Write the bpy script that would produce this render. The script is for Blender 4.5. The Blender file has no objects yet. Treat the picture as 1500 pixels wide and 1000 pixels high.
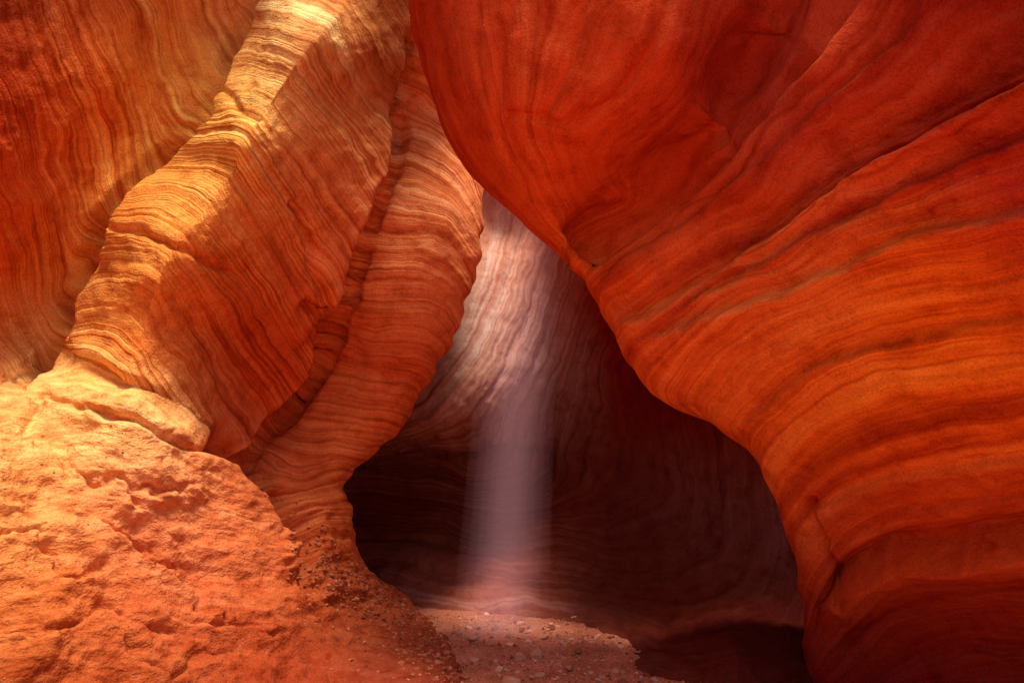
import bpy, bmesh, math, numpy as np
from mathutils import Vector
rng = np.random.default_rng(7)
scene = bpy.context.scene
scene.view_settings.view_transform = 'Standard'
scene.view_settings.look = 'None'
scene.view_settings.exposure = 0

# ---------------------------------------------------------------- survey frame
CAM = np.array([0, 0, 1.6]); PITCH = math.radians(10)
FW = np.array([0, math.cos(PITCH), math.sin(PITCH)])
UP = np.array([0, -math.sin(PITCH), math.cos(PITCH)])
def P(a, b, d):
    u = (a-750)/1000.; v = (500-b)/1000.
    return CAM + d[..., None]*(FW + u[..., None]*np.array([1., 0, 0]) + v[..., None]*UP)

# sun
LDIR = np.array([0.11, -0.20, 0.97]); LDIR /= np.linalg.norm(LDIR)

# ---------------------------------------------------------------- helpers
def tps(pts, vals, smooth=0.0):
    pts = np.array(pts, float)/500.; vals = np.array(vals, float)
    if vals.ndim == 1: vals = vals[:, None]
    n = len(pts)
    def K(r2): return 0.5*r2*np.log(r2+1e-9)
    r2 = ((pts[:, None]-pts[None])**2).sum(-1)
    A = np.zeros((n+3, n+3)); A[:n, :n] = K(r2)+np.eye(n)*smooth
    A[:n, n] = 1; A[:n, n+1:] = pts; A[n, :n] = 1; A[n+1:, :n] = pts.T
    w = np.linalg.solve(A, np.vstack([vals, np.zeros((3, vals.shape[1]))]))
    def f(a, b):
        a = a/500.; b = b/500.
        out = np.zeros(a.shape+(vals.shape[1],))
        for i in range(n):
            k = K((a-pts[i, 0])**2+(b-pts[i, 1])**2)
            out += k[..., None]*w[i]
        out += w[n]+a[..., None]*w[n+1]+b[..., None]*w[n+2]
        return out if vals.shape[1] > 1 else out[..., 0]
    return f
def iso(lines, smooth=0.002):
    p = []; v = []
    for s, pl in lines:
        for q in pl: p.append(q); v.append(s)
    return tps(p, v, smooth)
def vn1(x, seed=0):
    t = np.random.default_rng(seed).random(4096)
    i = np.floor(x).astype(int); f = x-i; f = f*f*(3-2*f)
    return t[i % 4096]*(1-f)+t[(i+1) % 4096]*f
def vn2(x, y, seed=0):
    t = np.random.default_rng(seed).random((256, 256))
    i = np.floor(x).astype(int); j = np.floor(y).astype(int); f = x-i; g = y-j
    f = f*f*(3-2*f); g = g*g*(3-2*g); i1 = (i+1) % 256; j1 = (j+1) % 256; i = i % 256; j = j % 256
    return (t[i, j]*(1-f)+t[i1, j]*f)*(1-g)+(t[i, j1]*(1-f)+t[i1, j1]*f)*g
def fbm(x, y, seed=0, o=4):
    s = 0; a = .5
    for k in range(o):
        s = s+a*(vn2(x*2**k+k*17.3, y*2**k+k*5.1, seed+k)-.5)*2; a *= .5
    return s
def sstep(x, a, b):
    t = np.clip((x-a)/(b-a), 0, 1); return t*t*(3-2*t)
def polyd(a, b, pl):
    best = np.full(a.shape, 1e9); side = np.zeros(a.shape)
    for (x0, y0), (x1, y1) in zip(pl[:-1], pl[1:]):
        dx, dy = x1-x0, y1-y0; L = dx*dx+dy*dy
        t = np.clip(((a-x0)*dx+(b-y0)*dy)/L, 0, 1)
        ex = a-(x0+t*dx); ey = b-(y0+t*dy); d = np.hypot(ex, ey)
        m = d < best
        side = np.where(m, np.sign(dx*ey-dy*ex), side); best = np.where(m, d, best)
    return best, side
def grid_mesh(name, V, mat, attrs, closed=False):
    h, w = V.shape[:2]
    me = bpy.data.meshes.new(name)
    idx = np.arange(h*w).reshape(h, w)
    F = np.stack([idx[:-1, :-1], idx[:-1, 1:], idx[1:, 1:], idx[1:, :-1]], -1).reshape(-1, 4)
    me.vertices.add(h*w); me.vertices.foreach_set('co', V.reshape(-1).astype(np.float32))
    me.loops.add(F.size); me.loops.foreach_set('vertex_index', F.reshape(-1).astype(np.int32))
    me.polygons.add(len(F)); me.polygons.foreach_set('loop_start', (np.arange(len(F))*4).astype(np.int32))
    me.polygons.foreach_set('loop_total', np.full(len(F), 4, np.int32))
    me.polygons.foreach_set('use_smooth', np.ones(len(F), bool))
    me.update(calc_edges=True)
    for k, A in attrs.items():
        if A.ndim == 3:
            at = me.attributes.new(k, 'FLOAT_VECTOR', 'POINT'); at.data.foreach_set('vector', A.reshape(-1).astype(np.float32))
        else:
            at = me.attributes.new(k, 'FLOAT', 'POINT'); at.data.foreach_set('value', A.reshape(-1).astype(np.float32))
    me.materials.append(mat)
    ob = bpy.data.objects.new(name, me); scene.collection.objects.link(ob)
    return ob
def normals(V):
    n = np.cross(np.gradient(V, axis=1), np.gradient(V, axis=0))
    n /= np.linalg.norm(n, axis=-1, keepdims=True)+1e-9
    if np.median(((V-CAM)*n).sum(-1)) > 0: n = -n
    return n

# ---------------------------------------------------------------- materials
def N(nt, t, **kw):
    n = nt.nodes.new(t)
    for k, v in kw.items(): setattr(n, k, v)
    return n
def rock_mat(name, broad=2.3, fine=13., cf=1.0, bump=1.0, rough=0.):
    m = bpy.data.materials.new(name); m.use_nodes = True; nt = m.node_tree; L = nt.links.new
    nt.nodes.remove(nt.nodes['Principled BSDF'])
    b = N(nt, 'ShaderNodeBsdfDiffuse'); b.inputs['Roughness'].default_value = 0
    L(b.outputs[0], nt.nodes['Material Output'].inputs['Surface'])
    at = N(nt, 'ShaderNodeAttribute', attribute_name='bed'); mi = N(nt, 'ShaderNodeAttribute', attribute_name='mineral_and_shade')
    bs = N(nt, 'ShaderNodeAttribute', attribute_name='band')
    tc = N(nt, 'ShaderNodeTexCoord')
    sx = N(nt, 'ShaderNodeSeparateXYZ'); L(at.outputs['Vector'], sx.inputs[0])
    def math_(op, a, b2=None, c=None):
        n = N(nt, 'ShaderNodeMath', operation=op)
        for i, v in enumerate((a, b2, c)):
            if v is None: continue
            if isinstance(v, (int, float)): n.inputs[i].default_value = v
            else: L(v, n.inputs[i])
        return n.outputs[0]
    def noise3(scale, det=4, rough=.55):
        n = N(nt, 'ShaderNodeTexNoise'); n.inputs['Scale'].default_value = scale; n.inputs['Detail'].default_value = det
        n.inputs['Roughness'].default_value = rough; L(tc.outputs['Object'], n.inputs['Vector']); return n.outputs['Fac']
    def noise1(w, scale, det=3, rough=.6):
        n = N(nt, 'ShaderNodeTexNoise', noise_dimensions='1D'); n.inputs['Scale'].default_value = scale
        n.inputs['Detail'].default_value = det; n.inputs['Roughness'].default_value = rough; L(w, n.inputs['W']); return n.outputs['Fac']
    S0 = math_('ADD', sx.outputs[0], math_('MULTIPLY_ADD', noise3(3., 2), .16, -.08))
    l1 = noise1(S0, broad, 4, .6)
    l2 = noise1(S0, fine, 2, .65)
    cx = N(nt, 'ShaderNodeCombineXYZ'); L(math_('MULTIPLY', S0, fine*.8), cx.inputs[0]); L(math_('MULTIPLY', sx.outputs[1], .7), cx.inputs[1])
    st = N(nt, 'ShaderNodeTexNoise', noise_dimensions='2D'); st.inputs['Scale'].default_value = 1; st.inputs['Detail'].default_value = 3; L(cx.outputs[0], st.inputs['Vector']); streak = st.outputs['Fac']
    mott = noise3(5, 4, .65); grain = noise3(80, 2, .7)
    def ramp(f, stops):
        r = N(nt, 'ShaderNodeValToRGB'); e = r.color_ramp.elements
        while len(e) < len(stops): e.new(.5)
        for i, (p, c) in enumerate(stops): e[i].position = p; e[i].color = (*c, 1)
        L(f, r.inputs[0]); return r.outputs[0]
    def mix(mode, f, a, b2):
        n = N(nt, 'ShaderNodeMix', data_type='RGBA', blend_type=mode)
        if isinstance(f, float): n.inputs[0].default_value = f
        else: L(f, n.inputs[0])
        for i, v in ((6, a), (7, b2)):
            if isinstance(v, tuple): n.inputs[i].default_value = (*v, 1)
            else: L(v, n.inputs[i])
        return n.outputs[2]
    bf = math_('MULTIPLY', bs.outputs['Fac'], cf)
    r1 = ramp(l1, [(.30, (.66, .42, .32)), (.42, (1, .94, .88)), (.5, (.86, .68, .58)), (.56, (1.0, 1.0, 1.0)), (.68, (1.05, 1.30, 1.45))])
    r2 = ramp(l2, [(.3, (.78, .62, .54)), (.45, (.98, .95, .95)), (.6, (1, 1.05, 1.05)), (.75, (1.05, 1.2, 1.3))])
    c = mix('MULTIPLY', bs.outputs['Fac'], mi.outputs['Vector'], r1)
    c = mix('MULTIPLY', bf, c, r2)
    c = mix('MULTIPLY', bf, c, ramp(streak, [(.33, (.70, .52, .42)), (.5, (1, 1, 1)), (.7, (1.05, 1.18, 1.22))]))
    c = mix('MULTIPLY', .85, c, ramp(mott, [(.3, (.74, .56, .5)), (.5, (1, 1, 1)), (.7, (1.05, 1.18, 1.25))]))
    c = mix('MULTIPLY', .7, c, ramp(grain, [(.3, (.72, .66, .6)), (.5, (1, 1, 1)), (.7, (1.1, 1.15, 1.2))]))
    hs = math_('MULTIPLY', math_('ADD', math_('MULTIPLY', l1, 1.0), math_('ADD', math_('MULTIPLY', l2, .35*cf), math_('MULTIPLY', streak, .35*cf))), bs.outputs['Fac'])
    h = math_('ADD', hs, math_('ADD', math_('MULTIPLY', grain, .18), math_('MULTIPLY', mott, .8)))
    if rough:
        mp = N(nt, 'ShaderNodeMapping'); mp.inputs['Scale'].default_value = (1, 1, 2.2); L(tc.outputs['Object'], mp.inputs['Vector'])
        gn = N(nt, 'ShaderNodeTexNoise'); gn.inputs['Scale'].default_value = 8; gn.inputs['Detail'].default_value = 5; gn.inputs['Roughness'].default_value = .57; L(mp.outputs[0], gn.inputs['Vector'])
        inv = math_('SUBTRACT', 1., bs.outputs['Fac'])
        h = math_('ADD', h, math_('MULTIPLY', math_('MULTIPLY', gn.outputs['Fac'], inv), 1.15*rough))
        c = mix('MULTIPLY', inv, c, ramp(gn.outputs['Fac'], [(.3, (.66, .46, .38)), (.46, (1, .95, .9)), (.6, (1.05, 1.12, 1.15))]))
    L(c, b.inputs['Color'])
    bp = N(nt, 'ShaderNodeBump'); bp.inputs['Strength'].default_value = .8*bump; bp.inputs['Distance'].default_value = .05
    L(h, bp.inputs['Height']); L(bp.outputs[0], b.inputs['Normal'])
    return m
M_left = rock_mat('banded_sandstone', 2.5, 15., 1., .85, 1.); M_right = rock_mat('red_sandstone', 1.6, 8., .65, .9); M_back = rock_mat('shaded_sandstone', 2.6, 14., .8)

# ================================================================ LEFT WALL
def build_wall(name, mat, pys, edge, R, sgn, far, depth, strata, mineral_and_shade, band, relief, step=2.5, tail=5.0, curl=1.0):
    """sheet of rock that runs from 'far' to a rounded nose at 'edge' and then turns away into the canyon"""
    pys = np.asarray(pys, float)
    xe = edge(pys)[:, None]; Rr = R(pys)[:, None]
    n_main = int(abs(far-np.mean(xe))/step)
    t = np.linspace(0, 1, n_main)[None]
    start = far; stop = xe-sgn*Rr
    qm = start+(stop-start)*t
    am = np.concatenate([np.linspace(0, 1.9, int(np.max(Rr)*1.9/step*1.0))[1:], 1.9+np.linspace(0, tail, 60)[1:]])
    qa = stop+sgn*am[None]*Rr
    q = np.concatenate([qm, qa], 1); b = np.repeat(pys[:, None], q.shape[1], 1)
    a_ang = np.concatenate([np.zeros(n_main), np.minimum(am, 1.9)])[None]
    ex = np.concatenate([np.zeros(n_main), np.maximum(am-1.9, 0)])[None]
    nose = (a_ang > 0)
    px = np.where(nose, stop+sgn*Rr*(np.sin(a_ang)+math.cos(1.9)*ex), q)
    D = depth(np.where(nose, stop+sgn*Rr*np.sin(np.minimum(a_ang, math.pi/2)), q), b)
    D = D+np.where(nose, curl*Rr/1000.*D*((1-np.cos(a_ang))+math.sin(1.9)*ex), 0)
    V = P(px, b, D)
    S, T = strata(q, b)
    ba = band(q, b)
    V = V+normals(V)*relief(q, b, S, ba)[..., None]
    bed = np.stack([S/100., T/100., 0*S], -1)
    mi = np.clip(mineral_and_shade(q, b), .01, .92)
    ob = grid_mesh(name, V, mat, {'bed': bed, 'mineral_and_shade': mi, 'band': ba})
    return ob, V, q, b

LE = np.array([(-700, 690), (-100, 700), (100, 705), (200, 712), (290, 717), (330, 714), (380, 703), (440, 682), (500, 655), (560, 622), (600, 600), (640, 570), (665, 541), (690, 513), (718, 501), (750, 508), (800, 525), (830, 542), (860, 578), (890, 612), (930, 648), (960, 668), (1000, 695), (1100, 750), (1300, 850)], float)
def Ledge(y):
    e = np.interp(y, LE[:, 0], LE[:, 1]); k = np.ones(7)/7
    e2 = np.convolve(np.pad(e, 3, 'edge'), k, 'valid')
    return e2+6*(vn1(y/17., 5)-.5)*sstep(y, 320, 420)
xAB = lambda y: np.interp(y, [-700, -150, 30, 110, 215, 310, 400, 490, 540], [800, 425, 345, 310, 240, 150, 112, 78, 60])
xCD = lambda y: np.interp(y, [-700, 60, 120, 190, 260, 320, 410, 480, 540, 590, 660, 700], [640, 618, 606, 587, 575, 545, 515, 495, 470, 430, 372, 350])
yE = lambda x: np.interp(x, [-500, -100, 0, 40, 75, 130, 200, 290, 330, 365, 400, 450, 462, 520, 580, 650, 720], [640, 590, 565, 527, 503, 530, 566, 604, 630, 668, 712, 782, 830, 850, 880, 950, 1040])
xRG = lambda y: np.interp(y, [-700, -90, -20, 40, 85, 150, 200, 252, 307, 347, 400, 500, 560, 640], [800, 560, 520, 480, 440, 392, 358, 335, 297, 262, 235, 205, 175, 150])
SA = iso([(-200, [(-400, 0), (-250, 350), (-100, 560)]), (-60, [(-150, 0), (-60, 300), (0, 430), (50, 520)]), (50, [(-60, 0), (0, 230), (60, 440), (80, 500)]), (130, [(0, -50), (60, 150), (110, 330), (130, 380)]), (200, [(60, -50), (110, 120), (165, 290)]), (300, [(160, -50), (220, 120), (250, 190)]), (370, [(240, -50), (300, 90)]), (430, [(300, -80), (345, 20)])])
RV_ = {-160: (175, 560), -80: (205, 500), 0: (235, 400), 80: (262, 347), 150: (297, 307), 230: (335, 252), 310: (358, 200), 390: (392, 150), 470: (440, 85), 540: (480, 40), 600: (520, -20), 680: (560, -90)}
SBl = iso([(s, p+[RV_[s]]) for s, p in [(-160, [(60, 545), (120, 535)]), (-80, [(90, 480), (150, 468)]), (0, [(110, 398), (170, 380)]), (80, [(150, 325), (205, 322)]), (150, [(190, 292), (245, 283)]), (230, [(225, 238), (285, 232)]), (310, [(265, 190), (315, 182)]), (390, [(300, 140), (350, 132)]), (470, [(335, 60), (390, 65)]), (540, [(380, 0), (430, 15)]), (600, [(420, -60), (470, -50)]), (680, [(500, -150), (530, -120)])]], .0004)
SBr = iso([(s, [RV_[s]]+p) for s, p in [(-160, [(200, 610)]), (-80, [(245, 560), (290, 620)]), (0, [(275, 460), (325, 550), (380, 640)]), (80, [(305, 410), (355, 490), (425, 600)]), (150, [(345, 375), (400, 465), (465, 560)]), (230, [(375, 315), (430, 410), (490, 510)]), (310, [(400, 265), (460, 360), (530, 470)]), (390, [(430, 205), (490, 300), (560, 410)]), (470, [(470, 135), (520, 215), (585, 320)]), (540, [(510, 85), (550, 150), (605, 250)]), (600, [(555, 40), (620, 150)]), (680, [(620, 10), (670, 90)])]], .0004)
SD = iso([(0, [(600, 110), (640, 140), (690, 200)]), (60, [(585, 190), (625, 190), (670, 230), (715, 280)]), (130, [(570, 260), (620, 265), (670, 295), (715, 340)]), (200, [(545, 330), (600, 335), (650, 345), (700, 390)]), (270, [(525, 400), (590, 400), (640, 410), (690, 450)]), (340, [(505, 460), (560, 470), (620, 470), (665, 500)]), (400, [(490, 520), (540, 530), (600, 530), (640, 545)]), (460, [(440, 570), (500, 590), (560, 590), (610, 600)]), (530, [(400, 620), (450, 640), (520, 650), (560, 650)]), (600, [(380, 680), (440, 710), (500, 700)]), (760, [(450, 840), (520, 850)])], .0005)
SEf = iso([(0, [(0, 560), (75, 500), (200, 560), (330, 630)]), (80, [(0, 640), (100, 600), (220, 640), (340, 720)]), (250, [(0, 800), (200, 800), (380, 860)]), (420, [(0, 960), (200, 990), (420, 1040)]), (600, [(0, 1150), (300, 1200)])], .001)
def left_strata(q, b):
    e = b > yE(q)+6*(vn1(q/14., 3)-.5); cd = q > xCD(b); ab = q < xAB(b)
    k = sstep(q-xRG(b), -12, 12)
    SB = SBl(q, b)*(1-k)+SBr(q, b)*k
    wv = 16*fbm(q/100., b/100., 77, 4)
    S = np.where(e, SEf(q, b)+2500, np.where(cd, SD(q, b)*1.15+1200, np.where(ab, SA(q, b)-700, SB)))+wv
    T = np.where(e, q, np.where(cd, q, b))
    return S, T
dL = tps(*zip(*[((x, y), d) for x, y, d in [
 (-400, -600, 3.4), (-300, -200, 3.3), (-300, 400, 2.9), (-300, 1100, 2.2), (0, 0, 4.3), (0, 300, 4.3), (150, 100, 5.0), (345, 30, 5.95), (240, 215, 5.5), (110, 400, 5.05), (60, 500, 4.9),
 (430, 50, 5.35), (355, 200, 5.0), (290, 330, 4.8), (190, 410, 4.7), (500, -300, 5.8), (700, -500, 6.5), (0, -500, 4.2),
 (560, 60, 6.2), (590, 100, 6.5), (570, 240, 6.4), (480, 460, 6.1), (380, 620, 5.95), (450, 300, 5.6), (320, 520, 5.3),
 (640, 340, 6.6), (620, 160, 7.1), (600, 480, 6.55), (520, 560, 6.6), (700, 330, 6.85), (560, 620, 6.7), (430, 660, 6.1), (480, 730, 6.3), (680, 0, 7.2),
 (0, 570, 4.3), (130, 545, 4.55), (200, 590, 4.4), (320, 650, 4.9), (0, 700, 3.7), (200, 750, 4.15), (370, 800, 4.9), (470, 830, 5.6), (530, 840, 6.5), (200, 1000, 3.5), (450, 1000, 4.3), (600, 1000, 4.7), (690, 1000, 5.05), (610, 900, 6.9), (0, 1000, 3.0), (0, 1300, 2.4), (600, 1300, 3.3), (850, 1300, 3.4)]]), smooth=0.0004)
def left_depth(q, b):
    D = dL(q, b)
    up = sstep(yE(q)-b, -20, 20)
    j = 7*fbm(q/30., b/30., 91, 3)
    D = D+.55*sstep(q+j-xCD(b), -6, 9)*sstep(b, 0, 190)*np.exp(-np.clip(q-xCD(b), 0, 999)/80.)*up
    D = D-.20*sstep(q+j-xAB(b), -5, 9)*np.exp(-np.clip(q-xAB(b), 0, 999)/110.)*up
    dr = q-xRG(b)
    D = D-.16*np.exp(-np.sqrt(dr*dr+10)/100.)*up
    dE = b-yE(q)
    D = D-.24*sstep(dE, -4, 38)*np.exp(-np.clip(dE, 0, 999)/160.)*sstep(q, 480, 300)
    return D
crack1 = [(500, -300), (425, -150), (345, 30), (312, 110), (240, 215), (150, 310), (112, 400), (78, 490), (40, 540)]
crack2 = [(330, 640), (365, 668), (400, 712), (450, 782), (462, 850)]
crack3 = [(612, 60), (604, 120), (585, 195), (577, 258), (545, 325), (515, 415), (497, 485), (470, 545), (430, 595), (372, 664)]
crack4 = [(160, 330), (230, 345), (300, 385), (345, 400)]
crack5 = [(60, 585), (160, 610), (260, 640), (330, 655)]
crack6 = [(430, 300), (470, 400), (492, 470), (470, 525)]
crack7 = [(20, 545), (60, 600), (30, 640)]
crack8 = [(300, 105), (340, 150), (385, 170)]
crack9 = [(455, 455), (480, 470), (470, 500), (455, 520)]
low = [[(-20, 800), (40, 790), (60, 830), (130, 850)], [(150, 780), (230, 820), (300, 880)], [(0, 900), (90, 920), (180, 900), (260, 930)], [(180, 940), (230, 975), (330, 960)], [(300, 905), (380, 915), (460, 960)], [(60, 680), (150, 720), (280, 720)], [(400, 940), (520, 990)]]
def left_relief(q, b, S, ba):
    r = ba*(.036*(vn1(S/36., 11)-.5)+.014*(vn1(S/13., 12)-.5)+.004*(vn1(S/5., 13)-.5))
    cdm = (q > xCD(b)) & (b < yE(q))
    r = np.where(cdm, r*1.9, r)
    r = r+.13*fbm(q/150., b/150., 21, 6)
    e = sstep(b-yE(q), 0, 25)
    r = r+e*(.08*fbm(q/100., b/60., 31, 5)+.014*np.abs(fbm(q/60., b/22., 41, 4)))
    for pl, w, d in ((crack1, 7, .22), (crack2, 12, .26), (crack3, 8, .18), (crack4, 5, .05), (crack5, 6, .05), (crack6, 7, .10), (crack7, 6, .04), (crack8, 5, .03), (crack9, 11, .16)):
        dd, s = polyd(q+12*fbm(q/40., b/40., 51, 3), b+12*fbm(q/40.+9, b/40., 52, 3), pl); r = r-d*np.exp(-(dd/w)**2)
    wx = q+40*fbm(q/50., b/50., 55, 4); wy = b+40*fbm(q/50.+9, b/50., 56, 4)
    for pl in low:
        dd, s = polyd(wx, wy, pl); r = r-.03*np.exp(-(dd/5.)**2)+.03*np.exp(-dd/30.)*np.tanh(dd/5.)*np.where(s > 0, 1, -.4)
    dd, s = polyd(q, b, [(440, 780), (470, 840), (560, 880), (640, 950), (690, 1010)]); r = r+.07*np.exp(-(dd/45)**2)*fbm(q/12., b/9., 61, 3)
    return r
def left_band(q, b):
    e = sstep(b-yE(q), -5, 20)
    return np.clip((1-.68*e)*(.82+.75*fbm(q/110., b/110., 71, 3)), .08, 1)
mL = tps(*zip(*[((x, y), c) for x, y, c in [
 (0, 0, (.28, .04, .012)), (-300, 300, (.35, .06, .02)), (150, 60, (.70, .17, .035)), (60, 250, (.66, .14, .028)), (0, 450, (.76, .19, .04)), (140, 250, (.80, .22, .035)), (280, 60, (.84, .31, .055)),  # top-left shade is painted into the rock colour by the darkest points
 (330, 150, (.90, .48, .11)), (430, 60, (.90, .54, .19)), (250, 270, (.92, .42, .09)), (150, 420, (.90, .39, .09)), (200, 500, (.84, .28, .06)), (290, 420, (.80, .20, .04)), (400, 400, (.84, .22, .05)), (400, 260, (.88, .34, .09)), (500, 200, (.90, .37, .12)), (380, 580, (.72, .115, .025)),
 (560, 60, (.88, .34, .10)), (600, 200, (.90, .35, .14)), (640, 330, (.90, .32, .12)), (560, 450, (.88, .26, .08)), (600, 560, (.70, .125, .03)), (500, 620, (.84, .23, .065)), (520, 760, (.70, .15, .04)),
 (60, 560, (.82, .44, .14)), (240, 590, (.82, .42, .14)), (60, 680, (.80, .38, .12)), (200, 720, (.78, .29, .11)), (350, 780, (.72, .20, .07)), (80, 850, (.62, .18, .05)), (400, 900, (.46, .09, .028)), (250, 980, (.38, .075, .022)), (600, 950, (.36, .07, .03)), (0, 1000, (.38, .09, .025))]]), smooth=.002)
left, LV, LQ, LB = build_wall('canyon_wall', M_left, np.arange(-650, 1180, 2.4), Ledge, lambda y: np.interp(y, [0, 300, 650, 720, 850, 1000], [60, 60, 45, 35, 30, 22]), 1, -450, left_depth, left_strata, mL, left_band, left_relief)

# ================================================================ RIGHT WALL
RE = np.array([(-700, 640), (-300, 610), (0, 601), (50, 603), (100, 612), (150, 630), (200, 652), (250, 682), (300, 722), (340, 768), (380, 820), (408, 858), (430, 868), (480, 893), (520, 915), (560, 950), (600, 1000), (640, 1050), (680, 1100), (720, 1128), (760, 1150), (800, 1168), (850, 1177), (900, 1180), (1000, 1185), (1200, 1190)], float)
def Redge(y):
    e = np.interp(y, RE[:, 0], RE[:, 1]); k = np.ones(9)/9
    return np.convolve(np.pad(e, 4, 'edge'), k, 'valid')+4*(vn1(y/22., 8)-.5)*sstep(y, 400, 500)
SRl = iso([(-60, [(600, -100), (615, 110), (655, 215), (730, 315), (830, 400)]), (0, [(640, -100), (660, 60), (700, 180), (770, 290), (845, 375)]), (70, [(720, -100), (735, 60), (745, 180), (800, 290), (855, 355)]), (150, [(900, -100), (850, 100), (800, 185), (825, 270), (862, 325)]), (210, [(1030, -100), (1000, 50), (930, 180), (890, 280)]), (270, [(1150, -60), (1100, 80), (1030, 200), (960, 270)])], .002)
SRr = iso([(270, [(1150, -60), (1100, 80), (1030, 200), (960, 270), (872, 340)]), (330, [(1330, -100), (1230, 50), (1110, 180), (1000, 290), (872, 390)]), (400, [(1600, -80), (1400, 60), (1200, 210), (1050, 330), (885, 440)]), (450, [(1700, 20), (1500, 120), (1300, 240), (1100, 370), (905, 485)]),
 (520, [(1700, 160), (1500, 230), (1350, 290), (1150, 390), (1000, 465), (925, 520)]), (600, [(1800, 270), (1500, 310), (1300, 360), (1120, 430), (1010, 510), (965, 570)]), (700, [(1800, 390), (1500, 400), (1250, 440), (1090, 520), (1020, 610)]), (780, [(1800, 450), (1500, 475), (1300, 500), (1160, 560), (1085, 655)]),
 (880, [(1800, 560), (1500, 570), (1300, 595), (1190, 650), (1130, 720)]), (960, [(1800, 650), (1500, 665), (1300, 695), (1215, 745), (1165, 810)]), (1060, [(1800, 770), (1500, 790), (1300, 815), (1230, 862), (1185, 960)]), (1150, [(1800, 880), (1500, 900), (1300, 930), (1230, 1000)]), (1250, [(1800, 1000), (1500, 1010), (1300, 1050)])], .002)
GR = [(1300, -450), (1190, -160), (1140, -20), (1100, 80), (1030, 200), (960, 270), (900, 318), (860, 352)]
xG = lambda y: np.interp(y, [-450, -160, -20, 80, 200, 270, 318, 352, 420], [1300, 1190, 1140, 1100, 1030, 960, 900, 860, 780])
def right_strata(q, b):
    k = sstep(q-xG(b), -30, 10)
    return SRl(q, b)*(1-k)+SRr(q, b)*k+10*fbm(q/110., b/70., 78, 3), q
dR = tps(*zip(*[((x, y), d) for x, y, d in [
 (600, -600, 4.9), (900, -600, 4.0), (1400, -600, 2.9), (1800, -500, 2.2), (620, 0, 4.9), (640, 130, 4.95), (750, 120, 4.5), (850, 60, 4.3), (720, 270, 4.95), (800, 250, 4.68), (840, 350, 5.0), (900, 180, 4.36), (1000, 60, 4.06),
 (872, 350, 5.17), (980, 255, 4.83), (1090, 100, 4.38), (1140, -30, 4.18), (1190, 90, 3.83), (1070, 250, 4.25), (930, 380, 4.75), (1300, 100, 3.5), (1500, 40, 2.9), (1750, 0, 2.4), (1250, 230, 3.7), (1500, 250, 3.05), (1000, 420, 4.6), (930, 500, 4.85), (1150, 400, 4.1), (1350, 360, 3.5), (1500, 450, 3.25), (1100, 580, 4.55), (1040, 600, 4.8), (1300, 600, 4.0), (1500, 600, 3.55), (1180, 740, 4.85), (1230, 840, 4.8), (1350, 750, 4.25), (1500, 760, 3.85), (1200, 960, 5.05), (1300, 900, 4.8), (1400, 960, 4.6), (1500, 960, 4.3), (1850, 1000, 3.3), (1850, 500, 2.6), (1850, 1300, 3.6), (1250, 1250, 4.4)]]), smooth=.0004)
kR = [(GR, 34, .22, 0), (GR, 8, .09, 0),
 ([(1420, -450), (1330, -100), (1230, 50), (1110, 180), (1000, 290), (872, 385)], 8, .03, .08),
 ([(1560, -300), (1460, -100), (1310, 60), (1150, 200), (1010, 320), (880, 415)], 5, .015, .03),
 ([(1900, -60), (1700, 20), (1500, 120), (1300, 225), (1150, 330), (1040, 400), (930, 460)], 7, .05, .12),
 ([(1900, -80), (1650, 40), (1500, 95), (1300, 200), (1100, 345)], 5, .02, .05),
 ([(1900, 60), (1700, 140), (1500, 205), (1350, 265), (1180, 350), (1050, 420)], 5, .015, .05),
 ([(1900, 260), (1600, 290), (1500, 305), (1350, 340), (1150, 420), (1000, 470)], 6, .01, .06),
 ([(1900, 440), (1700, 455), (1500, 478), (1350, 490), (1200, 530), (1110, 600)], 4, .03, .03),
 ([(1900, 620), (1700, 640), (1500, 668), (1320, 685), (1215, 738)], 5, .02, .03),
 ([(1900, 690), (1700, 700), (1500, 725), (1340, 745), (1215, 800)], 5, .01, .03),
 ([(1900, 760), (1700, 772), (1500, 790), (1380, 800), (1300, 815), (1262, 838), (1230, 862)], 7, .10, .18),
 ([(1230, 862), (1215, 835), (1195, 790), (1185, 740)], 8, .06, .0),
 ([(870, -50), (830, 90), (790, 170)], 8, .03, .0), ([(740, 165), (790, 172), (820, 182), (850, 160)], 6, .03, .0), ([(770, -60), (730, 60), (722, 180), (760, 290)], 7, .03, .0), ([(1000, -60), (960, 60), (900, 150), (850, 180)], 9, .035, 0), ([(700, -60), (690, 60), (705, 150)], 6, .02, 0)]
pits = rng.uniform([1230, 180], [1500, 330], (26, 2)).tolist()+rng.uniform([1150, 620], [1500, 740], (12, 2)).tolist()
def right_relief(q, b, S, ba):
    dg = q-xG(b)
    lob = 1-.55*sstep(dg, 20, -40)
    r = lob*ba*(.07*(vn1(S/85., 111)-.5)+.036*(vn1(S/32., 112)-.5)+.013*(vn1(S/13., 113)-.5)+.005*(vn1(S/6., 114)-.5))+.12*fbm(q/240., b/240., 121, 3)+.016*fbm(q/40., b/40., 125, 4)
    ed = Redge(b[:, 0])[:, None]; fade = sstep(q-ed, 4, 48)
    for pl, w, d, stp in kR:
        dd, s = polyd(q+12*fbm(q/60., b/60., 151, 3), b+12*fbm(q/60.+9, b/60., 152, 3), pl)
        r = r-fade*d*np.exp(-(dd/w)**2)
        if stp: r = r+fade*stp*np.exp(-dd/50.)*np.tanh(dd/4.)*np.where(s < 0, 1, -1)*sstep(dg, 5, 60)
    for i, (x, y) in enumerate(pits):
        r = r-.018*np.exp(-(((q-x)/(5+i % 4))**2+((b-y)/3.5)**2))
    return r
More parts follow.
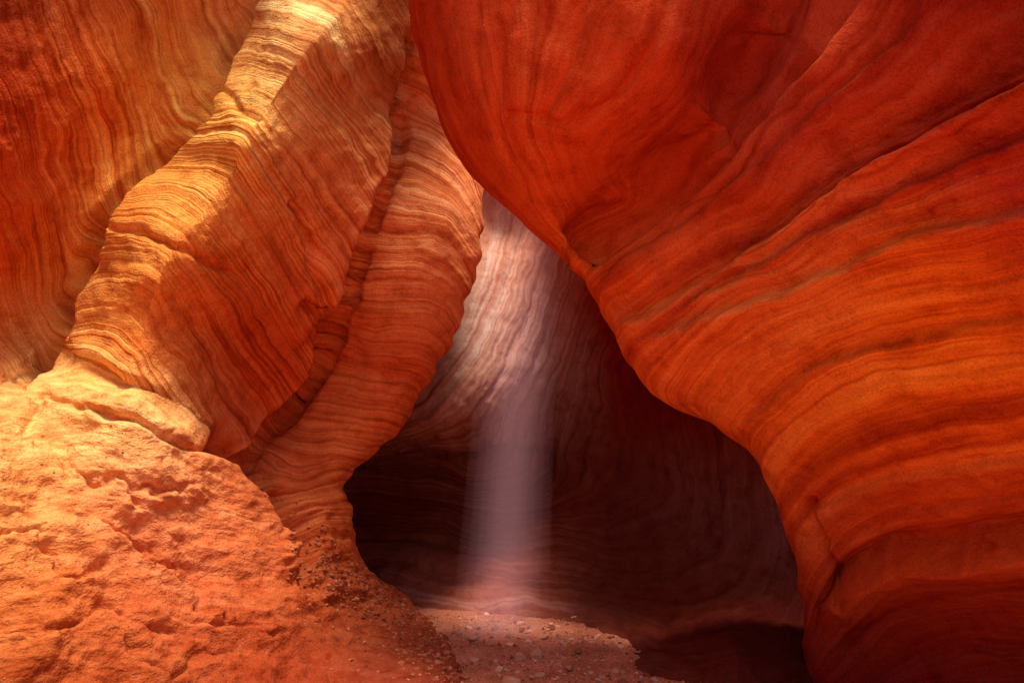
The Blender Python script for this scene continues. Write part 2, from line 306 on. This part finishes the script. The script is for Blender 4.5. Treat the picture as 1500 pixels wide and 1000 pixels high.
mR0 = tps(*zip(*[((x, y), c) for x, y, c in [
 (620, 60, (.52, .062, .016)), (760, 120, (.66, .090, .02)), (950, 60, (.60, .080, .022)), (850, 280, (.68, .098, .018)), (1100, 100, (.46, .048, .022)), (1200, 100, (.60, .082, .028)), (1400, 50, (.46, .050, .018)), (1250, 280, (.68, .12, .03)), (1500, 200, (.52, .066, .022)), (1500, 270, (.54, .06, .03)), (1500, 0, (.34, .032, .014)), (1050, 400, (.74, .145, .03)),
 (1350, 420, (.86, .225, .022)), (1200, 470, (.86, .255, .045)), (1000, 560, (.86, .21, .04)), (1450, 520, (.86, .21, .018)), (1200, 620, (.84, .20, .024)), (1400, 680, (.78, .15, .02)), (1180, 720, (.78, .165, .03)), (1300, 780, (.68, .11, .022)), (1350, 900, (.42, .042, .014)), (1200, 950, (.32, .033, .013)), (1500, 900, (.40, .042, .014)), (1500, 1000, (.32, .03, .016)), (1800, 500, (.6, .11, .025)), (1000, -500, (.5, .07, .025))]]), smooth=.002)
def mR(q, b):
    """iron-rich beds run through the right wall"""
    c = mR0(q, b); S = SRr(q, b)+14*fbm(q/90., b/60., 178, 4); on = sstep(q-xG(b), 20, 90)
    k = 0
    for s0, w, a in ((372, 16, .35), (430, 12, .4), (498, 22, .45), (556, 8, .35), (640, 10, .2), (770, 6, .25), (905, 12, .42), (940, 8, .35), (975, 14, .4), (1015, 9, .35), (1110, 20, .3), (1190, 12, .3)):
        k = k+a*np.exp(-((S-s0)/w)**2)*(.55+.9*np.clip(.5+fbm(q/130., b/40., int(180+s0), 4), 0, 1))
    k = (np.clip(k, 0, .62)*on)[..., None]
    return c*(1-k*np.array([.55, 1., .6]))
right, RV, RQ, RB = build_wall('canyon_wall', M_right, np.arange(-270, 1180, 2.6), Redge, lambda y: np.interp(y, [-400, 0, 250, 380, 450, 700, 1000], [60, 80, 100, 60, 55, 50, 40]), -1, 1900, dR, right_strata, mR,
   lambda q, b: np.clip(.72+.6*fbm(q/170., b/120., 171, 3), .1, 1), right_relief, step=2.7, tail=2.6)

# ================================================================ BACK WALL
SK = iso([(0, [(700, 400), (660, 490), (600, 560), (540, 600)]), (60, [(740, 400), (710, 490), (660, 560), (580, 620)]), (120, [(790, 400), (750, 500), (710, 580), (640, 640)]), (180, [(840, 400), (800, 520), (750, 620), (700, 690)]), (260, [(900, 400), (860, 520), (830, 640), (800, 720)]), (400, [(500, 760), (650, 775), (800, 790), (1000, 800)]), (480, [(500, 830), (650, 845), (800, 850), (1000, 870)]), (560, [(500, 900), (900, 920)]), (-80, [(640, 350), (600, 420)]), (600, [(1200, 700), (1200, 900)])], .002)
dK = tps(*zip(*[((x, y), d) for x, y, d in [
 (350, 500, 8.3), (350, 900, 7.4), (560, 600, 8.1), (620, 560, 8.1), (690, 470, 8.5), (740, 380, 9.4), (740, 330, 9.9), (740, 200, 9.8), (700, 600, 8.0), (760, 520, 8.5), (800, 420, 9.2), (640, 640, 7.95), (600, 700, 8.9), (700, 690, 8.9), (780, 640, 8.9),
 (540, 760, 8.8), (700, 760, 8.8), (600, 870, 7.8), (700, 890, 7.4), (800, 900, 7.1), (850, 760, 8.3), (870, 915, 6.7), (950, 985, 5.2), (1000, 950, 5.6), (900, 600, 8.6), (1000, 700, 8.0), (1100, 850, 6.5), (1000, 850, 6.8), (1100, 950, 5.45), (1060, 1000, 4.9), (1160, 1000, 5.0), (1250, 960, 5.7), (1200, 700, 7.6), (1400, 900, 6.4), (900, 200, 9.2), (1300, 300, 9), (700, 1050, 7.0), (900, 1050, 4.9), (1050, 1060, 4.7)]]), smooth=.0005)
q, b = np.meshgrid(np.arange(200, 1500, 2.6), np.arange(-200, 1080, 2.6))
D = dK(q, b)
D = D-.45*sstep(672+.0*q-b+22*fbm(q/30., b*0, 5, 3)-.12*(q-640), -6, 8)*sstep(b, 300, 560)*sstep(q, 840, 720)
V = P(q, b, D); S = SK(q, b)+14*fbm(q/60., b/60., 79, 4)
ba = np.clip(.85+.3*fbm(q/100., b/100., 271, 2)-.3*sstep(q, 780, 900)-.1*sstep(b, 680, 760), .1, 1)
V = V+normals(V)*(ba*(.08*(vn1(S/16., 211)-.5)+.04*(vn1(S/7., 212)-.5))+.18*fbm(q/120., b/120., 221, 6)+.03*fbm(q/30., b/40., 225, 3))[..., None]
mK = tps(*zip(*[((x, y), c) for x, y, c in [(740, 350, (.66, .34, .25)), (680, 470, (.36, .20, .15)), (600, 620, (.34, .15, .105)), (745, 480, (.50, .30, .25)), (660, 560, (.36, .18, .13)), (700, 620, (.32, .145, .11)), (740, 700, (.18, .034, .02)), (600, 720, (.12, .022, .011)), (720, 820, (.26, .065, .04)), (600, 800, (.20, .042, .024)), (540, 720, (.11, .018, .010)), (880, 600, (.15, .026, .014)), (900, 750, (.125, .021, .012)), (1000, 850, (.105, .016, .009)), (850, 430, (.25, .05, .03)), (1000, 650, (.14, .021, .012)), (1150, 880, (.085, .012, .008)), (1200, 700, (.12, .017, .010)), (740, 200, (.6, .2, .12)), (740, 880, (.38, .115, .075)), (880, 880, (.13, .026, .016)), (1000, 970, (.14, .024, .015))]]), smooth=.0015)  # alcove shade and the lit streak are painted into these rock colours
back = grid_mesh('canyon_wall', V, M_back, {'bed': np.stack([S/100., q/100., 0*q], -1), 'mineral_and_shade': np.clip(mK(q, b), .006, .8), 'band': ba})

# ================================================================ UNSEEN LIGHT BLOCKER (slab added to keep sun and sky out of the rear alcove)
th, ph = np.meshgrid(np.linspace(0, 2*math.pi, 260), np.linspace(0.01, math.pi-.01, 130))
def sp(v, e): return np.sign(v)*np.abs(v)**e
X = sp(np.cos(th)*np.sin(ph), .6); Y = sp(np.sin(th)*np.sin(ph), .6); Z = sp(np.cos(ph), .7)
r = 1+.10*fbm(X*3+9, Y*3+Z*2+5, 301, 4)
V = np.stack([3.15+2.6*X*r, 8.7+3.6*Y*r, 5.7+1.3*Z*r], -1)
S = V[..., 2]*130+20*fbm(V[..., 0], V[..., 1], 310, 2)
V[..., 0] += .06*(vn1(S/12., 311)-.5)
blocker = grid_mesh('unseen_light_blocker', V, M_back, {'bed': np.stack([S/100., V[..., 0], 0*S], -1), 'mineral_and_shade': np.zeros(S.shape+(3,))+np.array([.5, .10, .04]), 'band': 0*S+.7})

# ================================================================ GROUND
g = np.linspace(-1, 1, 701); ax = np.sinh(g*6.2)/np.sinh(6.2)*400
gx, gy = np.meshgrid(ax, ax+6.3)
fade = np.exp(-((gx)**2+(gy-6)**2)/60.)
gz = fade*(.05*fbm(gx*1.3, gy*1.3, 401, 4)+.015*fbm(gx*9, gy*9, 405, 3))
m = bpy.data.materials.new('canyon_sand'); m.use_nodes = True; nt = m.node_tree; L = nt.links.new
bs = nt.nodes['Principled BSDF']; bs.inputs['Roughness'].default_value = .7; bs.inputs['Specular IOR Level'].default_value = .2
tc = N(nt, 'ShaderNodeTexCoord')
def nz(s, d=4):
    n = N(nt, 'ShaderNodeTexNoise'); n.inputs['Scale'].default_value = s; n.inputs['Detail'].default_value = d; L(tc.outputs['Object'], n.inputs['Vector']); return n.outputs['Fac']
def rp(f, st):
    r = N(nt, 'ShaderNodeValToRGB'); e = r.color_ramp.elements
    while len(e) < len(st): e.new(.5)
    for i, (p, c) in enumerate(st): e[i].position = p; e[i].color = (*c, 1)
    L(f, r.inputs[0]); return r.outputs[0]
vo = N(nt, 'ShaderNodeTexVoronoi'); vo.inputs['Scale'].default_value = 45; L(tc.outputs['Object'], vo.inputs['Vector'])
c0 = rp(nz(2.2), [(.35, (.50, .13, .06)), (.6, (.68, .23, .13))])
mx = N(nt, 'ShaderNodeMix', data_type='RGBA', blend_type='MULTIPLY'); mx.inputs[0].default_value = .8
L(c0, mx.inputs[6]); L(rp(nz(60, 3), [(.3, (.5, .45, .42)), (.5, (1, 1, 1)), (.7, (1.2, 1.2, 1.2))]), mx.inputs[7])
L(mx.outputs[2], bs.inputs['Base Color'])
bp = N(nt, 'ShaderNodeBump'); bp.inputs['Distance'].default_value = .03; bp.inputs['Strength'].default_value = .8
ad = N(nt, 'ShaderNodeMath', operation='ADD'); L(nz(35, 3), ad.inputs[0]); L(vo.outputs['Distance'], ad.inputs[1]); L(ad.outputs[0], bp.inputs['Height']); L(bp.outputs[0], bs.inputs['Normal'])
grid_mesh('ground', np.stack([gx, gy, gz], -1), m, {})

# ================================================================ GRAVEL AND DEBRIS
bm = bmesh.new(); bmesh.ops.create_icosphere(bm, subdivisions=2, radius=1); tv = np.array([v.co[:] for v in bm.verts]); tf = np.array([[v.index for v in f.verts] for f in bm.faces]); bm.free()
def stones(name, pos, size, mat, seed):
    r = np.random.default_rng(seed); n = len(pos); allv = []
    for i in range(n):
        v = tv.copy()
        for k in range(7):
            d = r.normal(size=3); d /= np.linalg.norm(d); h = r.uniform(.45, .85); pr = v@d
            v = v-np.clip(pr-h, 0, None)[:, None]*d
        v = v*r.uniform(.6, 1.2, 3)*np.array([1, 1, .65])
        a = r.uniform(0, 6.28); c, s = math.cos(a), math.sin(a)
        v = v@np.array([[c, s, 0], [-s, c, 0], [0, 0, 1]])
        allv.append(v*size[i]+pos[i])
    Vv = np.concatenate(allv); F = (tf[None]+(np.arange(n)*len(tv))[:, None, None]).reshape(-1, 3)
    me = bpy.data.meshes.new(name); me.from_pydata(Vv.tolist(), [], F.tolist()); me.materials.append(mat)
    ob = bpy.data.objects.new(name, me); scene.collection.objects.link(ob)
def stone_mat(name, c1, c2):
    m = bpy.data.materials.new(name); m.use_nodes = True; nt = m.node_tree
    b = nt.nodes['Principled BSDF']; b.inputs['Roughness'].default_value = .85; b.inputs['Specular IOR Level'].default_value = .15
    ge = nt.nodes.new('ShaderNodeNewGeometry'); r = nt.nodes.new('ShaderNodeValToRGB')
    r.color_ramp.elements[0].color = (*c1, 1); r.color_ramp.elements[1].color = (*c2, 1)
    nt.links.new(ge.outputs['Random Per Island'], r.inputs[0])
    no = nt.nodes.new('ShaderNodeTexNoise'); no.inputs['Scale'].default_value = 60; mx = nt.nodes.new('ShaderNodeMix'); mx.data_type = 'RGBA'; mx.blend_type = 'MULTIPLY'; mx.inputs[0].default_value = .35
    nt.links.new(r.outputs[0], mx.inputs[6]); nt.links.new(no.outputs['Fac'], mx.inputs[7]); nt.links.new(mx.outputs[2], b.inputs['Base Color'])
    return m
n = 3200
fx = rng.uniform(-1.3, 1.6, n); fy = rng.uniform(4.5, 7.7, n)
fs = rng.lognormal(math.log(.010), .65, n); fs = np.clip(fs, .004, .05)
big = [(-.35, 6.7, .07), (.2, 6.0, .10), (-.1, 5.6, .06), (.45, 5.7, .05), (-.3, 5.9, .05), (-.5, 6.9, .05), (.1, 7.0, .04), (.3, 6.6, .04), (0, 5.25, .08), (.55, 6.1, .04), (.15, 5.4, .04)]
pos = np.stack([fx, fy, np.full(n, .0)], -1)
pos = np.vstack([pos, [(x, y, .02) for x, y, s in big]]); fs = np.concatenate([fs, [s for x, y, s in big]])
pos[:, 2] += np.exp(-((pos[:, 0])**2+(pos[:, 1]-6)**2)/60.)*.05*fbm(pos[:, 0]*1.3, pos[:, 1]*1.3, 401, 4)+.003
stones('gravel', pos, fs, stone_mat('gravel_stone', (.28, .07, .035), (.84, .42, .27)), 5)
pl = np.array([(360, 670), (400, 715), (445, 780), (465, 835), (540, 865), (600, 905), (650, 960), (680, 1010)], float)
seg = np.array([.3, .6, 1, 2.2, 2.6, 2.6, 1.5]); seg /= seg.sum()
ps = []; ss = []
for i in range(2300):
    k = rng.choice(7, p=seg); t = rng.random(); c = pl[k]*(1-t)+pl[k+1]*t
    w = [8, 10, 14, 26, 36, 40, 36][k]
    qx, by = c+rng.normal(size=2)*w*np.array([1, .7])
    if qx > Ledge(np.arange(by-3, by+4))[3]+2: continue
    ri = int(np.clip((by+650)/2.4, 0, LV.shape[0]-1)); ci = int(np.argmin(np.abs(LQ[ri]-qx)))
    ps.append(LV[ri, ci]); ss.append(np.clip(rng.lognormal(math.log(.013), .5), .006, .036))
for i in range(200):
    qx = rng.uniform(-50, 560); by = rng.uniform(620, 1000)
    ri = int(np.clip((by+650)/2.4, 0, LV.shape[0]-1)); ci = int(np.argmin(np.abs(LQ[ri]-qx)))
    if by > yE(qx)+10: ps.append(LV[ri, ci]); ss.append(rng.uniform(.003, .007))
stones('rock_debris', np.array(ps), ss, stone_mat('debris_stone', (.30, .06, .025), (.66, .22, .10)), 6)

# ================================================================ DUSTY LIGHT SHAFT (nested dust columns with an added glow of their own)
root = bpy.data.objects.new('light_shaft', None); scene.collection.objects.link(root)
top = Vector((.13, 6.5, 3.9)); base = Vector((-.12, 6.95, -.05)); axis = (top-base); axn = axis.normalized()
for i, (RAD, den, Ls) in enumerate([(.47, .022, 4.3), (.38, .030, 3.9), (.30, .038, 3.5), (.22, .042, 3.2), (.15, .038, 2.95)]):
    bpy.ops.mesh.primitive_cone_add(vertices=96, radius1=RAD, radius2=RAD*.72, depth=Ls)
    sh = bpy.context.object; sh.name = 'dust_glow_%d' % (i+1); sh.parent = root
    sh.rotation_mode = 'QUATERNION'; sh.rotation_quaternion = axn.to_track_quat('Z', 'Y'); sh.location = base+axn*(Ls/2-.02*i)
    m = bpy.data.materials.new('self_lit_dust_%d' % (i+1)); m.use_nodes = True; nt = m.node_tree; nt.nodes.clear()
    o = N(nt, 'ShaderNodeOutputMaterial'); vs = N(nt, 'ShaderNodeVolumeScatter'); vs.inputs['Color'].default_value = (1, .70, .74, 1); vs.inputs['Density'].default_value = den
    em = N(nt, 'ShaderNodeEmission'); em.inputs[0].default_value = (1, .42, .44, 1); em.inputs[1].default_value = den*1.7  # emission adds the beam's brightness on top of the scattered sun
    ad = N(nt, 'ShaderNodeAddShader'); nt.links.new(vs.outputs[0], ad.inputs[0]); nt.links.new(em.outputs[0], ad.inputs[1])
    nt.links.new(ad.outputs[0], o.inputs['Volume']); sh.data.materials.append(m)

# ================================================================ LIGHT, SKY, CAMERA
ldir = Vector(LDIR)
w = bpy.data.worlds.new('World'); scene.world = w; w.use_nodes = True; nt = w.node_tree
sky = nt.nodes.new('ShaderNodeTexSky'); sky.sky_type = 'NISHITA'; sky.sun_disc = False
sky.dust_density = 5; sky.ozone_density = .3; sky.air_density = .8
sky.sun_elevation = math.asin(LDIR[2]); sky.sun_rotation = math.pi-math.atan2(LDIR[0], -LDIR[1])
bg = nt.nodes['Background']; bg.inputs[1].default_value = .15; nt.links.new(sky.outputs[0], bg.inputs[0])
sl = bpy.data.lights.new('sun', 'SUN'); sl.energy = 5; sl.angle = math.radians(14); sl.color = (1, .90, .74)
so = bpy.data.objects.new('sun', sl); scene.collection.objects.link(so); so.rotation_mode = 'QUATERNION'; so.rotation_quaternion = ldir.to_track_quat('Z', 'Y'); so.location = (2, -8, 20)
cd = bpy.data.cameras.new('camera'); cam = bpy.data.objects.new('camera', cd); scene.collection.objects.link(cam)
cd.lens = 24; cd.sensor_width = 36; cd.clip_end = 2000; cd.clip_start = .05
cam.location = CAM; cam.rotation_euler = (math.pi/2+PITCH, 0, 0); scene.camera = cam
